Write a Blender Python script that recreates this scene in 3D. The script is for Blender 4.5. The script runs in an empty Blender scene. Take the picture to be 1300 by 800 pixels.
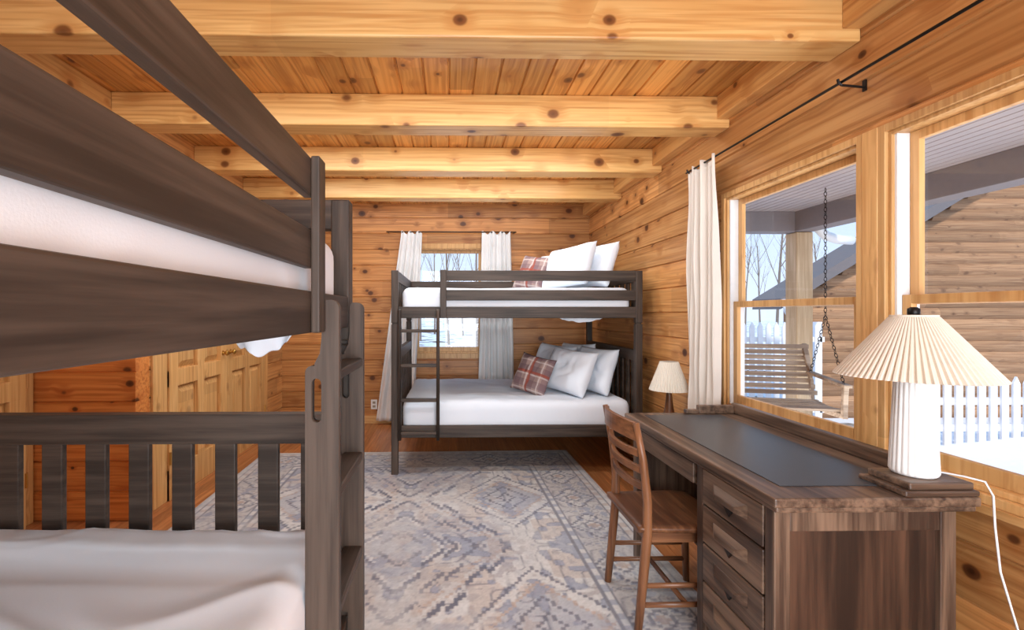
import bpy, bmesh, math, random
import numpy as np
from mathutils import Vector, Matrix, noise as mn
random.seed(4)
sc = bpy.context.scene
COL = sc.collection
sc.view_settings.view_transform = 'Standard'

# ------------------------------------------------------------------ helpers
def lin(c):
    c = c/255.0
    return c/12.92 if c <= 0.04045 else ((c+0.055)/1.055)**2.4
def S(r, g, b): return (lin(r), lin(g), lin(b), 1.0)

class N:
    def __init__(s, name, rough=0.5, spec=0.5):
        s.mat = bpy.data.materials.new(name); s.mat.use_nodes = True
        s.nt = s.mat.node_tree; s.bsdf = s.nt.nodes['Principled BSDF']
        s.bsdf.inputs['Roughness'].default_value = rough
        s.bsdf.inputs['Specular IOR Level'].default_value = spec
    def new(s, t): return s.nt.nodes.new(t)
    def link(s, a, b):
        if isinstance(a, (int, float)): b.default_value = a
        elif isinstance(a, tuple): b.default_value = a
        else: s.nt.links.new(a, b)
    def m(s, op, a, b=None, c=None, clamp=False):
        n = s.new('ShaderNodeMath'); n.operation = op; n.use_clamp = clamp
        s.link(a, n.inputs[0])
        if b is not None: s.link(b, n.inputs[1])
        if c is not None: s.link(c, n.inputs[2])
        return n.outputs[0]
    def ss(s, x, lo, hi):
        n = s.new('ShaderNodeMapRange'); n.interpolation_type = 'SMOOTHSTEP'
        s.link(x, n.inputs[0]); n.inputs[1].default_value = lo; n.inputs[2].default_value = hi
        return n.outputs[0]
    def ssr(s, x, lo, hi):
        n = s.new('ShaderNodeMapRange'); n.interpolation_type = 'SMOOTHSTEP'
        s.link(x, n.inputs[0]); n.inputs[1].default_value = lo; n.inputs[2].default_value = hi
        n.inputs[3].default_value = 1; n.inputs[4].default_value = 0
        return n.outputs[0]
    def mix(s, f, a, b, mode='MIX'):
        n = s.new('ShaderNodeMix'); n.data_type = 'RGBA'; n.blend_type = mode
        s.link(f, n.inputs[0]); s.link(a, n.inputs[6]); s.link(b, n.inputs[7])
        return n.outputs[2]
    def vec(s, x, y, z):
        n = s.new('ShaderNodeCombineXYZ')
        s.link(x, n.inputs[0]); s.link(y, n.inputs[1]); s.link(z, n.inputs[2]); return n.outputs[0]
    def coords(s):
        t = s.new('ShaderNodeTexCoord'); p = s.new('ShaderNodeSeparateXYZ')
        s.nt.links.new(t.outputs['Object'], p.inputs[0]); s.co = t.outputs['Object']
        return p.outputs
    def noise(s, v, scale=1, detail=3, rough=.5):
        n = s.new('ShaderNodeTexNoise'); s.link(v, n.inputs['Vector'])
        n.inputs['Scale'].default_value = scale; n.inputs['Detail'].default_value = detail
        n.inputs['Roughness'].default_value = rough
        return n.outputs[0]
    def white(s, v):
        n = s.new('ShaderNodeTexWhiteNoise'); n.noise_dimensions = '3D'; s.link(v, n.inputs['Vector']); return n.outputs[0]
    def color(s, c): s.link(c, s.bsdf.inputs['Base Color'])
    def bump(s, h, st=.3, d=.01):
        n = s.new('ShaderNodeBump'); n.inputs['Strength'].default_value = st; n.inputs['Distance'].default_value = d
        s.link(h, n.inputs['Height']); s.nt.links.new(n.outputs[0], s.bsdf.inputs['Normal'])

def pine(name, L, A, width, light, mid, dark, knotc, rough=.38, knots=1.0, vary=.22, seg=2.6, off=0.0, kscale=6.0, kr=.23, rw=.6):
    n = N(name, rough, .4); c = n.coords()
    C = 3-L-A
    l, a, d = c[L], c[A], c[C]
    oi = n.new('ShaderNodeObjectInfo')
    if width:
        idx = n.m('FLOOR', n.m('DIVIDE', n.m('ADD', a, off), width))
    else:
        idx = n.m('FLOOR', n.m('MULTIPLY', oi.outputs['Random'], 97.0))
    r1 = n.white(n.vec(idx, 3.3, 1.7))
    l2 = n.m('ADD', l, n.m('MULTIPLY', r1, 17.0))
    sg = n.m('FLOOR', n.m('DIVIDE', l2, seg))
    r2 = n.white(n.vec(idx, sg, 5.1))
    d2 = n.m('ADD', d, n.m('MULTIPLY', r1, 9.0))
    vo = n.new('ShaderNodeTexVoronoi'); vo.inputs['Scale'].default_value = kscale
    n.link(n.vec(n.m('MULTIPLY', l2, .8), a, d2), vo.inputs['Vector'])
    dist = vo.outputs['Distance']
    sepc = n.new('ShaderNodeSeparateColor'); n.link(vo.outputs['Color'], sepc.inputs[0])
    sz = n.m('MULTIPLY_ADD', sepc.outputs[0], .80, .30)
    dist = n.m('DIVIDE', dist, sz)
    halo = n.ssr(dist, kr*.8, kr*2.6)
    aw = n.m('ADD', a, n.m('MULTIPLY', halo, .010))
    big = n.noise(n.vec(n.m('MULTIPLY', l2, .35), n.m('MULTIPLY', aw, 9.0), n.m('MULTIPLY', d2, 9.0)), 1, 1)
    fine = n.noise(n.vec(n.m('MULTIPLY', l2, 1.6), n.m('MULTIPLY', aw, 55.0), n.m('MULTIPLY', d2, 55.0)), 1, 3)
    dist = n.m('ADD', dist, n.m('MULTIPLY', n.m('SUBTRACT', fine, .5), .06))
    knot = n.m('MULTIPLY', n.ssr(dist, kr*.62, kr), knots)
    core = n.m('MULTIPLY', n.ssr(dist, kr*.15, kr*.6), knots)
    rings = n.m('MULTIPLY_ADD', n.m('SINE', n.m('MULTIPLY', n.m('ADD', big, n.m('MULTIPLY', halo, .05)), 60.0)), .5, .5)
    blot = n.noise(n.vec(l2, n.m('MULTIPLY', a, 3.0), d2), 1.3, 1)
    col = n.mix(n.m('MULTIPLY', n.ss(rings, .1, 1.0), rw), light, mid)
    col = n.mix(n.m('MULTIPLY', n.ss(fine, .42, .70), .65), col, dark)
    col = n.mix(n.m('MULTIPLY', n.ss(blot, .4, .75), .45), col, mid)
    t = n.m('MULTIPLY_ADD', r2, vary, 1.0-vary*.6)
    col = n.mix(1.0, col, n.vec(t, t, t), 'MULTIPLY')
    col = n.mix(n.m('MULTIPLY', halo, .55*knots), col, dark)
    col = n.mix(n.m('MULTIPLY', knot, .9), col, knotc)
    kd = tuple(x*.4 for x in knotc[:3])+(1,)
    col = n.mix(n.m('MULTIPLY', core, .7), col, kd)
    n.color(col)
    n.bump(n.m('MULTIPLY_ADD', fine, .3, n.m('MULTIPLY', rings, .15)), .12, .003)
    return n.mat

def stain(name, axis, c1, c2, rough=.4, sc1=1.0, spec=.4):
    n = N(name, rough, spec); c = n.coords()
    oi = n.new('ShaderNodeObjectInfo'); rr = n.m('MULTIPLY', oi.outputs['Random'], 20.0)
    k = [45.0*sc1]*3; k[axis] = 2.0*sc1
    f = n.noise(n.vec(n.m('MULTIPLY_ADD', c[0], k[0], rr), n.m('MULTIPLY', c[1], k[1]), n.m('MULTIPLY', c[2], k[2])), 1, 4, .6)
    k = [8.0*sc1]*3; k[axis] = .9*sc1
    g = n.noise(n.vec(n.m('MULTIPLY_ADD', c[0], k[0], rr), n.m('MULTIPLY', c[1], k[1]), n.m('MULTIPLY', c[2], k[2])), 1, 2)
    col = n.mix(n.ss(n.m('MULTIPLY_ADD', g, .5, n.m('MULTIPLY', f, .5)), .38, .64), c1, c2)
    n.color(col); n.bump(f, .12, .003)
    return n.mat

def plain(name, c, rough=.5, metal=0, spec=.5):
    n = N(name, rough, spec); n.coords()
    f = n.noise(n.co, 25, 2)
    c2 = tuple(min(1, x*1.12) for x in c[:3])+(1,)
    n.color(n.mix(f, c, c2)); n.bsdf.inputs['Metallic'].default_value = metal
    return n.mat

def fabric(name, c, c2, scale=350, rough=.9):
    n = N(name, rough, .2); n.coords()
    f = n.noise(n.co, 2.5, 3); w = n.noise(n.co, scale, 2)
    n.color(n.mix(f, c, c2)); n.bump(w, .12, .002)
    return n.mat

class B:
    def __init__(s): s.v = []; s.f = []
    def add(s, vs, fs):
        o = len(s.v); s.v += [tuple(v) for v in vs]; s.f += [tuple(i+o for i in f) for f in fs]; return s
    def box(s, x0, x1, y0, y1, z0, z1, M=None):
        vs = [(x0,y0,z0),(x1,y0,z0),(x1,y1,z0),(x0,y1,z0),(x0,y0,z1),(x1,y0,z1),(x1,y1,z1),(x0,y1,z1)]
        if M is not None: vs = [M(*p) if callable(M) else M @ Vector(p) for p in vs]
        return s.add(vs, [(3,2,1,0),(4,5,6,7),(0,1,5,4),(1,2,6,5),(2,3,7,6),(3,0,4,7)])
    def tube(s, pts, rad, n=10, up=(0,0,1), rect=False):
        pts = [Vector(p) for p in pts]; rings = []
        if not isinstance(rad, list): rad = [rad]*len(pts)
        for i, p in enumerate(pts):
            t = (pts[min(i+1, len(pts)-1)]-pts[max(i-1, 0)]).normalized()
            u = Vector(up)
            if abs(t.dot(u)) > .95: u = Vector((1,0,0)) if abs(t.x) < .9 else Vector((0,1,0))
            a = t.cross(u).normalized(); b = a.cross(t).normalized()
            r = rad[i]; ra, rb = (r if isinstance(r, tuple) else (r, r))
            if rect: rings.append([p+a*ra*x+b*rb*y for x, y in ((1,1),(-1,1),(-1,-1),(1,-1))])
            else: rings.append([p+a*ra*math.cos(2*math.pi*k/n)+b*rb*math.sin(2*math.pi*k/n) for k in range(n)])
        m = len(rings[0]); vs = [v for r in rings for v in r]; fs = []
        for i in range(len(rings)-1):
            for k in range(m):
                fs.append((i*m+k, i*m+(k+1) % m, (i+1)*m+(k+1) % m, (i+1)*m+k))
        fs.append(tuple(range(m))[::-1]); fs.append(tuple((len(rings)-1)*m+k for k in range(m)))
        return s.add(vs, fs)
    def lathe(s, prof, n=32, c=(0,0), mod=None, cap=True):
        vs = []
        for r, z in prof:
            for k in range(n):
                q = r*(mod(k, z) if mod else 1)
                vs.append((c[0]+q*math.cos(2*math.pi*k/n), c[1]+q*math.sin(2*math.pi*k/n), z))
        fs = []
        for i in range(len(prof)-1):
            for k in range(n):
                fs.append((i*n+k, i*n+(k+1) % n, (i+1)*n+(k+1) % n, (i+1)*n+k))
        if cap: fs.append(tuple(range(n))[::-1]); fs.append(tuple((len(prof)-1)*n+k for k in range(n)))
        return s.add(vs, fs)
    def obj(s, name, mat, parent=None, bevel=0.0, smooth=False, solid=0, recalc=True, loc=None):
        me = bpy.data.meshes.new(name); me.from_pydata(s.v, [], s.f)
        if recalc:
            bm = bmesh.new(); bm.from_mesh(me); bmesh.ops.recalc_face_normals(bm, faces=bm.faces); bm.to_mesh(me); bm.free()
        me.materials.append(mat)
        o = bpy.data.objects.new(name, me); COL.objects.link(o)
        if smooth:
            for p in me.polygons: p.use_smooth = True
        if solid:
            m = o.modifiers.new('s', 'SOLIDIFY'); m.thickness = solid
        if bevel:
            m = o.modifiers.new('b', 'BEVEL'); m.width = bevel; m.segments = 2; m.limit_method = 'ANGLE'
        if parent: o.parent = parent
        if loc: o.location = loc
        return o

def empty(name, loc, rz=0):
    e = bpy.data.objects.new(name, None); COL.objects.link(e); e.location = loc; e.rotation_euler = (0,0,rz); e.empty_display_size = .1
    return e
def top(o, label, cat, group=None):
    o['label'] = label; o['category'] = cat
    if group: o['group'] = group
    return o
def struct(o, label=None):
    o['kind'] = 'structure'
    if label: o['label'] = label
    return o

# ------------------------------------------------------------------ materials
PK = S(108,58,28); WK = S(80,42,22)
m_wall_y = pine('pine_wall_along_y', 1, 2, .19, S(218,162,102), S(194,132,74), S(154,94,46), WK, vary=.38)
m_wall_x = pine('pine_wall_along_x', 0, 2, .19, S(204,146,88), S(180,118,64), S(140,84,42), WK, vary=.38)
m_ceil = pine('pine_ceiling', 1, 0, .14, S(232,172,98), S(212,144,70), S(170,102,46), PK, vary=.45, kscale=7)
m_beam_x = pine('pine_beam_x', 0, 2, None, S(234,190,124), S(220,168,100), S(188,126,64), PK, knots=.95, kscale=6.0, kr=.23, rw=.5)
m_beam_y = pine('pine_beam_y', 1, 2, None, S(230,180,114), S(214,154,88), S(182,116,58), PK, knots=.95, kscale=6.0, kr=.23, rw=.5)
TLc, TMc, TDc = S(222,176,118), S(206,156,96), S(182,128,72)
m_trim_z = pine('pine_trim_z', 2, 0, None, TLc, TMc, TDc, PK, knots=.2, rw=.5)
m_trim_y = pine('pine_trim_y', 1, 2, None, TLc, TMc, TDc, PK, knots=.2, rw=.5)
m_trim_x = pine('pine_trim_x', 0, 2, None, TLc, TMc, TDc, PK, knots=.2, rw=.5)
m_door = pine('pine_door', 2, 1, None, S(226,178,116), S(210,156,92), S(182,124,66), PK, knots=.3)
m_redpine = pine('pine_return_wall', 0, 2, .19, S(224,146,76), S(206,120,56), S(170,86,36), WK)
m_floor = pine('oak_floor', 1, 0, .083, S(184,122,74), S(162,98,56), S(128,74,40), S(90,50,28), rough=.3, knots=.1, vary=.35, seg=1.1)
BD1, BD2 = S(48,39,33), S(82,69,60)
m_bunk = [stain('dark_stain_%s' % 'xyz'[i], i, BD1, BD2, .5, 1.0, .3) for i in range(3)]
m_desk = [stain('oak_dark_%s' % 'xyz'[i], i, S(56,40,32), S(122,98,80), .38) for i in range(3)]
m_deskp = stain('oak_panel_dark', 2, S(36,25,20), S(94,66,50), .4, .5)
m_chair = [stain('chair_wood_%s' % 'xyz'[i], i, S(88,54,35), S(142,95,63), .35) for i in range(3)]
m_white = fabric('white_cotton', S(222,228,237), S(234,239,246))
m_linen = fabric('curtain_linen', S(218,208,198), S(232,224,214), 500)
m_sheer = fabric('curtain_cotton_white', S(222,222,222), S(234,234,234), 500)
m_leather = plain('desk_leather', S(54,57,62), .36)
m_black = plain('black_metal', S(28,26,26), .4, .6)
m_brass = plain('brass', S(190,150,80), .3, 1)
m_ceramic = plain('white_ceramic', S(226,226,225), .35)
m_shade = plain('pleated_cream_shade', S(216,207,193), .8)
m_vinyl = plain('white_vinyl', S(224,226,228), .4)
m_weather = stain('weathered_wood', 0, S(150,132,116), S(198,180,160), .8)
m_postw = stain('porch_post_wood', 2, S(186,156,120), S(214,188,154), .7)
m_fence = plain('fence_white_paint', S(232,234,238), .6)
m_porchc = plain('porch_ceiling_paint', S(158,150,152), .6)
m_porchb = plain('porch_beam_paint', S(122,116,118), .6)
m_log = pine('log_siding', 0, 2, .17, S(178,138,102), S(158,116,82), S(124,88,62), S(88,60,44), rough=.7, knots=.5, vary=.4)
m_bark = plain('bark', S(122,108,98), .9)
m_roof = plain('roof_dark', S(112,106,106), .8)
def snow():
    n = N('snow_ground', .8, .2); n.coords()
    f = n.noise(n.co, .9, 4); g = n.noise(n.co, 14, 4, .65)
    col = n.mix(n.ss(g, .52, .75), S(112,98,82), S(160,144,122))
    col = n.mix(n.ss(f, .36, .43), col, S(234,238,245))
    n.color(col); n.bump(g, .3, .04); return n.mat
m_snow = snow()
def plaid():
    n = N('plaid_wool', .9, .2); c = n.coords()
    def st(x, fr, th, ph):
        return n.m('GREATER_THAN', n.m('SINE', n.m('MULTIPLY_ADD', x, fr, ph)), th)
    base = n.mix(n.m('MULTIPLY', st(c[0], 48, .1, 0), .5), S(158,134,128), S(104,80,88))
    base = n.mix(n.m('MULTIPLY', st(c[1], 48, .1, 0), .5), base, S(104,80,88))
    base = n.mix(n.m('MULTIPLY', st(c[0], 48, .95, 2.5), .5), base, S(214,202,196))
    base = n.mix(n.m('MULTIPLY', st(c[1], 48, .95, 2.5), .5), base, S(214,202,196))
    base = n.mix(n.m('MULTIPLY', st(c[0], 24, .96, 1.5), .8), base, S(150,72,56))
    base = n.mix(n.m('MULTIPLY', st(c[1], 24, .96, 1.5), .8), base, S(150,72,56))
    n.color(base); return n.mat
m_plaid = plaid()
def glass():
    m = bpy.data.materials.new('window_glass'); m.use_nodes = True; nt = m.node_tree
    nt.nodes.remove(nt.nodes['Principled BSDF']); out = nt.nodes['Material Output']
    t = nt.nodes.new('ShaderNodeBsdfTransparent'); g = nt.nodes.new('ShaderNodeBsdfGlossy'); g.inputs['Roughness'].default_value = .02
    x = nt.nodes.new('ShaderNodeMixShader'); x.inputs[0].default_value = .04
    nt.links.new(t.outputs[0], x.inputs[1]); nt.links.new(g.outputs[0], x.inputs[2]); nt.links.new(x.outputs[0], out.inputs[0])
    return m
m_glass = glass()

# ------------------------------------------------------------------ room
XR, XL, XLL, YF, YB, ZC = 1.70, -2.0, -2.65, 5.70, -2.5, 2.64
def plank_wall(name, u0, u1, z0, z1, holes, mp, pw, mat, thick=.16, ch=.009, off=0.0):
    b = B(); cuts = {round(z0, 4), round(z1, 4)}; pb = set()
    k = math.floor((z0+off)/pw)
    while k*pw-off < z1:
        z = round(k*pw-off, 4)
        if z0 <= z <= z1: cuts.add(z); pb.add(z)
        k += 1
    for h in holes: cuts.add(round(h[2], 4)); cuts.add(round(h[3], 4))
    cs = sorted(c for c in cuts if z0-1e-6 <= c <= z1+1e-6)
    for za, zb in zip(cs[:-1], cs[1:]):
        if zb-za < 1e-4: continue
        iv = [(u0, u1)]
        for h in holes:
            if h[2] < zb-1e-5 and h[3] > za+1e-5:
                nv = []
                for p, q in iv:
                    if h[1] <= p or h[0] >= q: nv.append((p, q)); continue
                    if h[0] > p: nv.append((p, h[0]))
                    if h[1] < q: nv.append((h[1], q))
                iv = nv
        for p, q in iv:
            ca = ch if (za in pb) else 0; cb = ch if (zb in pb) else 0
            ca = min(ca, (zb-za)*.45); cb = min(cb, (zb-za)*.45)
            prof = [(ch*1.2, za), (ch*1.2, za+ca*.3), (0, za+ca), (0, zb-cb), (ch*1.2, zb-cb*.3), (ch*1.2, zb)]
            if not ca: prof[0] = (0, za); prof[1] = (0, za+.0001)
            if not cb: prof[5] = (0, zb); prof[4] = (0, zb-.0001)
            pts = [(w, z) for w, z in prof]+[(thick, zb), (thick, za)]
            vs = [mp(p, w, z) for w, z in pts]+[mp(q, w, z) for w, z in pts]
            m = len(pts); fs = [tuple(range(m)), tuple(range(m, 2*m))[::-1]]
            for i in range(m): fs.append((i, (i+1) % m, m+(i+1) % m, m+i))
            b.add(vs, fs)
    return b.obj(name, mat)

WZ0, WZ1 = .76, 2.03
W1, W2 = (1.93, 2.87), (.86, 1.80)
mR = lambda u, w, z: (XR+w, u, z)
mF = lambda u, w, z: (u, YF+w, z)
mL = lambda u, w, z: (XL-w, u, z)
mLL = lambda u, w, z: (XLL-w, u, z)
struct(plank_wall('wall_right', YB, YF+.16, 0, ZC+.2, [(W1[0], W1[1], WZ0, WZ1), (W2[0], W2[1], WZ0, WZ1)], mR, .19, m_wall_y, thick=.10))
FW = (-.42, .42, .84, 2.10)
struct(plank_wall('wall_far', XL-.16, XR, 0, ZC+.2, [FW], mF, .19, m_wall_x, thick=.10))
struct(plank_wall('wall_left', 3.19, YF, 0, ZC+.2, [(3.36, 5.08, 0, 2.06)], mL, .19, m_wall_y))
struct(plank_wall('wall_return', XLL, XL, 0, ZC+.2, [], lambda u, w, z: (u, 3.05+w, z), .19, m_redpine, thick=.14))
struct(plank_wall('wall_side', YB, 3.19, 0, ZC+.2, [], mLL, .19, m_wall_y))
struct(plank_wall('wall_near', XLL, XR, 0, ZC+.2, [], lambda u, w, z: (u, YB-w, z), .19, m_wall_x))
struct(plank_wall('ceiling', YB, YF+.16, XLL-.1, XR+.1, [], lambda u, w, z: (z, u, ZC+w), .14, m_ceil, thick=.1, ch=.008))
struct(plank_wall('floor', YB, YF+.16, XLL-.1, XR+.1, [], lambda u, w, z: (z, u, -w), .083, m_floor, thick=.1, ch=.0015))

tn = 1
for y in (1.92, 2.83, 3.74, 4.62, .95, -.1, -1.2):
    b = B().box(XLL if y < 2 else XL, XR, y, y+.165, 2.45, ZC)
    struct(b.obj('trim_%d' % tn, m_beam_x, bevel=.008), 'exposed square pine ceiling beam'); tn += 1
struct(B().box(-2.16, -2.0, YB, 3.05, 2.43, ZC).obj('trim_%d' % tn, m_beam_y, bevel=.008), 'pine beam along the side of the ceiling'); tn += 1
b = B()
ys = [YB, -1.2, -.1, .95, 1.92, 2.83, 3.74, 4.62, YF]
for i in range(len(ys)-1):
    b.box(1.62, XR, ys[i]+(.165 if i else 0), ys[i+1], 2.50, ZC)
struct(b.obj('trim_%d' % tn, m_beam_y, bevel=.004), 'pine plate timber at the top of the window wall'); tn += 1
b = B()
b.box(XL, XL+.02, 3.20, 3.36, 0, 2.06).box(XL, XL+.02, 5.08, 5.20, 0, 2.06).box(XL, XL+.02, 3.20, 5.20, 2.06, 2.17)
struct(b.obj('trim_%d' % tn, m_door, bevel=.004), 'pine closet door casing'); tn += 1
def door(name, y0, y1, X, knob_at):
    e = struct(empty(name, (X, y0, 0)), 'clear-finished six-panel pine door')
    w = y1-y0; b = B()
    st = .11; mid = w/2; T = .034
    b.box(-.02, 0, 0, w, .0, 2.04)
    rows = [(.0, .22), (.80, .92), (1.55, 1.66), (1.93, 2.04)]
    for z0, z1 in rows: b.box(0, T, 0.002, w-.002, z0, z1)
    for a, c in ((0.002, st), (mid-.05, mid+.05), (w-st, w-.002)): b.box(0, T-.0005, a, c, 0, 2.04)
    b.obj('door_leaf', m_door, e, bevel=.004)
    b = B()
    for z0, z1 in ((.22, .80), (.92, 1.55), (1.66, 1.93)):
        for a, c in ((st, mid-.05), (mid+.05, w-st)):
            i = .055
            vs = [(0.002,a+.012,z0+.012),(0.002,c-.012,z0+.012),(0.002,c-.012,z1-.012),(0.002,a+.012,z1-.012),(.026,a+i,z0+i),(.026,c-i,z0+i),(.026,c-i,z1-i),(.026,a+i,z1-i)]
            b.add(vs, [(4,5,6,7),(0,1,5,4),(1,2,6,5),(2,3,7,6),(3,0,4,7)])
    b.obj('raised_panel', m_door, e)
    b = B(); ky = knob_at-y0
    b.tube([(.030, ky, .98), (.042, ky, .98), (.056, ky, .98), (.070, ky, .98), (.082, ky, .98)], [.028, .011, .014, .027, .016], 14)
    b.obj('knob', m_brass, e, smooth=True)
    b = B()
    hy = .005 if abs(knob_at-y1) < .2 else w-.005
    for z in (.3, 1.12, 1.8): b.tube([(.038, hy, z-.045), (.038, hy, z+.045)], .008, 8)
    b.obj('hinge', m_brass, e)
door('door_1', 3.36, 4.22, XL, 4.15)
door('door_2', 4.22, 5.08, XL, 4.29)
b = B(); b.box(XLL, XLL+.02, 2.95, 3.04, 0, 2.1).box(XLL, XLL+.02, 1.95, 2.05, 0, 2.1).box(XLL, XLL+.02, 1.95, 3.04, 2.05, 2.15)
struct(b.obj('trim_%d' % tn, m_door, bevel=.004), 'pine door casing'); tn += 1
door('door_3', 2.05, 2.95, XLL+.021, 2.12)
struct(B().box(XL+.0, XR, YF-.018, YF, 0, .09).obj('baseboard_far', m_trim_x, bevel=.003))
struct(B().box(XR-.018, XR, YB, YF, 0, .09).obj('baseboard_right', m_trim_y, bevel=.003))

def window(name, u0, u1, z0, z1, mp, mz, mu, zm, cas=.03):
    e = struct(empty(name, mp(u0, 0, z0)), 'double-hung window with a clear pine frame')
    o = Vector(mp(u0, 0, z0)); f = lambda u, w, z: tuple(Vector(mp(u, w, z))-o)
    b = B()
    b.box(u0, u0+.014, 0, .10, z0, z1, f).box(u1-.014, u1, 0, .10, z0, z1, f)
    b.box(u0+.014, u1-.014, 0, .10, z1-.014, z1, f).box(u0+.014, u1-.014, 0, .10, z0, z0+.02, f)
    b.box(u0-cas, u0, -.014, .002, z0-cas, z1+cas, f).box(u1, u1+cas, -.014, .002, z0-cas, z1+cas, f)
    b.box(u0, u1, -.014, .002, z1, z1+cas, f).box(u0-.0, u1+.0, -.022, .002, z0-cas, z0, f)
    b.obj('window_frame', mz, e, bevel=.002)
    b = B()
    b.box(u0+.014, u0+.024, .012, .10, z0+.02, z1-.014, f).box(u1-.024, u1-.014, .012, .10, z0+.02, z1-.014, f)
    b.obj('jamb_track', m_vinyl, e)
    for nm, w0, w1, a, c in (('upper_sash', .060, .083, zm-.018, z1-.014), ('lower_sash', .030, .053, z0+.02, zm+.018)):
        b = B(); s = .036; L, R = u0+.025, u1-.025
        b.box(L, L+s, w0, w1, a, c, f).box(R-s, R, w0, w1, a, c, f)
        b.box(L+s, R-s, w0, w1, a, a+(.055 if nm[0] == 'l' else .034), f).box(L+s, R-s, w0, w1, c-.034, c, f)
        so = b.obj(nm, mz, e, bevel=.002)
        g = B(); wm = (w0+w1)/2
        g.add([f(L+s-.002, wm, a+.03), f(R-s+.002, wm, a+.03), f(R-s+.002, wm, c-.03), f(L+s-.002, wm, c-.03)], [(0,1,2,3)])
        g.obj('glass_pane', m_glass, so)
    return e
window('window_1', W1[0], W1[1], WZ0, WZ1, mR, m_trim_z, m_trim_y, 1.38)
window('window_2', W2[0], W2[1], WZ0, WZ1, mR, m_trim_z, m_trim_y, 1.38)
window('window_3', FW[0], FW[1], FW[2], FW[3], mF, m_trim_z, m_trim_x, 1.46, cas=.06)
struct(B().box(XR-.016, XR+.004, 1.83, 1.90, WZ0-.03, WZ1+.03).obj('trim_%d' % tn, m_trim_z, bevel=.002), 'pine mullion board between the windows'); tn += 1
struct(B().box(XR-.03, XR, .80, 2.93, WZ0-.06, WZ0-.03).obj('trim_%d' % tn, m_trim_y, bevel=.003), 'pine window stool'); tn += 1
e = top(empty('electrical_outlet', (-.90, YF, .17)), 'ivory duplex outlet plate on the pine wall', 'outlet')
B().box(-.037, .037, -.007, 0, 0, .115).obj('cover_plate', m_ceramic, e, bevel=.002)
b = B(); b.box(-.017, .017, -.010, -.006, .02, .048).box(-.017, .017, -.010, -.006, .066, .094)
b.obj('socket', plain('outlet_socket', S(150,140,125)), e, bevel=.002)

# ------------------------------------------------------------------ curtains
def curtain(name, base, path, z0, z1, amp, nf, mat, flare=lambda t: 1.0, shift=lambda t: 0.0, seed=0, nz=50, nu=140):
    (dx, dy), W = path; b = B(); px, py = -dy, dx
    for j in range(nz+1):
        t = j/nz; z = z1+(z0-z1)*t
        for i in range(nu+1):
            s = i/nu
            u = (s-.5)*W*flare(t)+shift(t)
            ph = 2*math.pi*nf*s
            a = amp*(.55+.45*min(1, t*3+.2))*(.7+.6*mn.noise(Vector((s*3, t*.7, seed+7))))
            o = a*math.sin(ph+.5*math.sin(3*t+seed)+2.2*mn.noise(Vector((s*4, t*1.5, seed))))
            o += .014*mn.noise(Vector((s*9, t*5, seed+3)))
            b.v.append((dx*u+px*o, dy*u+py*o, z-base[2]+(.02*math.sin(ph*.5+1) if j == 0 else 0)))
    n = nu+1
    for j in range(nz):
        for i in range(nu): b.f.append((j*n+i, j*n+i+1, (j+1)*n+i+1, (j+1)*n+i))
    o = b.obj(name, mat, smooth=True, recalc=False, solid=.003); o.location = base
    return o
top(curtain('curtain', (1.60, 2.925, .06), ((0, 1), .36), .06, 2.27, .034, 5, m_linen, flare=lambda t: .88+.16*t, shift=lambda t: .04-.03*t, seed=2),
    'gathered oatmeal linen curtain beside the large windows', 'curtain', None)
g = 'curtains at the small window'
top(curtain('curtain', (-.50, 5.60, .05), ((1, 0), .34), .05, 2.28, .030, 5, m_sheer, flare=lambda t: .72+.60*t, shift=lambda t: .06-.20*t, seed=5),
    'off-white curtain flaring toward the floor at the small window', 'curtain', g)
top(curtain('curtain', (.56, 5.60, .35), ((1, 0), .40), .35, 2.28, .030, 6, m_sheer, flare=lambda t: .85+.22*t, shift=lambda t: 0, seed=9),
    'off-white curtain hanging straight behind the bunk bed', 'curtain', g)
e = top(empty('curtain_rod', (1.60, 1.5, 2.27)), 'thin black metal rod along the window wall', 'curtain rod')
B().tube([(0, -1.6, 0), (0, 1.66, 0)], .006, 10).obj('rod', m_black, e, smooth=True)
for y in (.40, -1.2, 1.62):
    b = B(); b.tube([(.10, y, -.02), (.0, y, -.012), (-.012, y, 0)], .005, 8).tube([(-.010, y, -.012), (-.015, y, .012)], .005, 8).box(.093, .10, y-.008, y+.008, -.035, .01)
    b.obj('bracket', m_black, e)
e = top(empty('curtain_rod', (0, 5.60, 2.285)), 'thin black metal rod above the small window', 'curtain rod')
b = B(); b.tube([(-.74, 0, 0), (.80, 0, 0)], .007, 10); b.obj('rod', m_black, e, smooth=True)
for x in (-.72, .78): B().tube([(x, 0, 0), (x, .10, 0)], .006, 8).obj('bracket', m_black, e)

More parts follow.
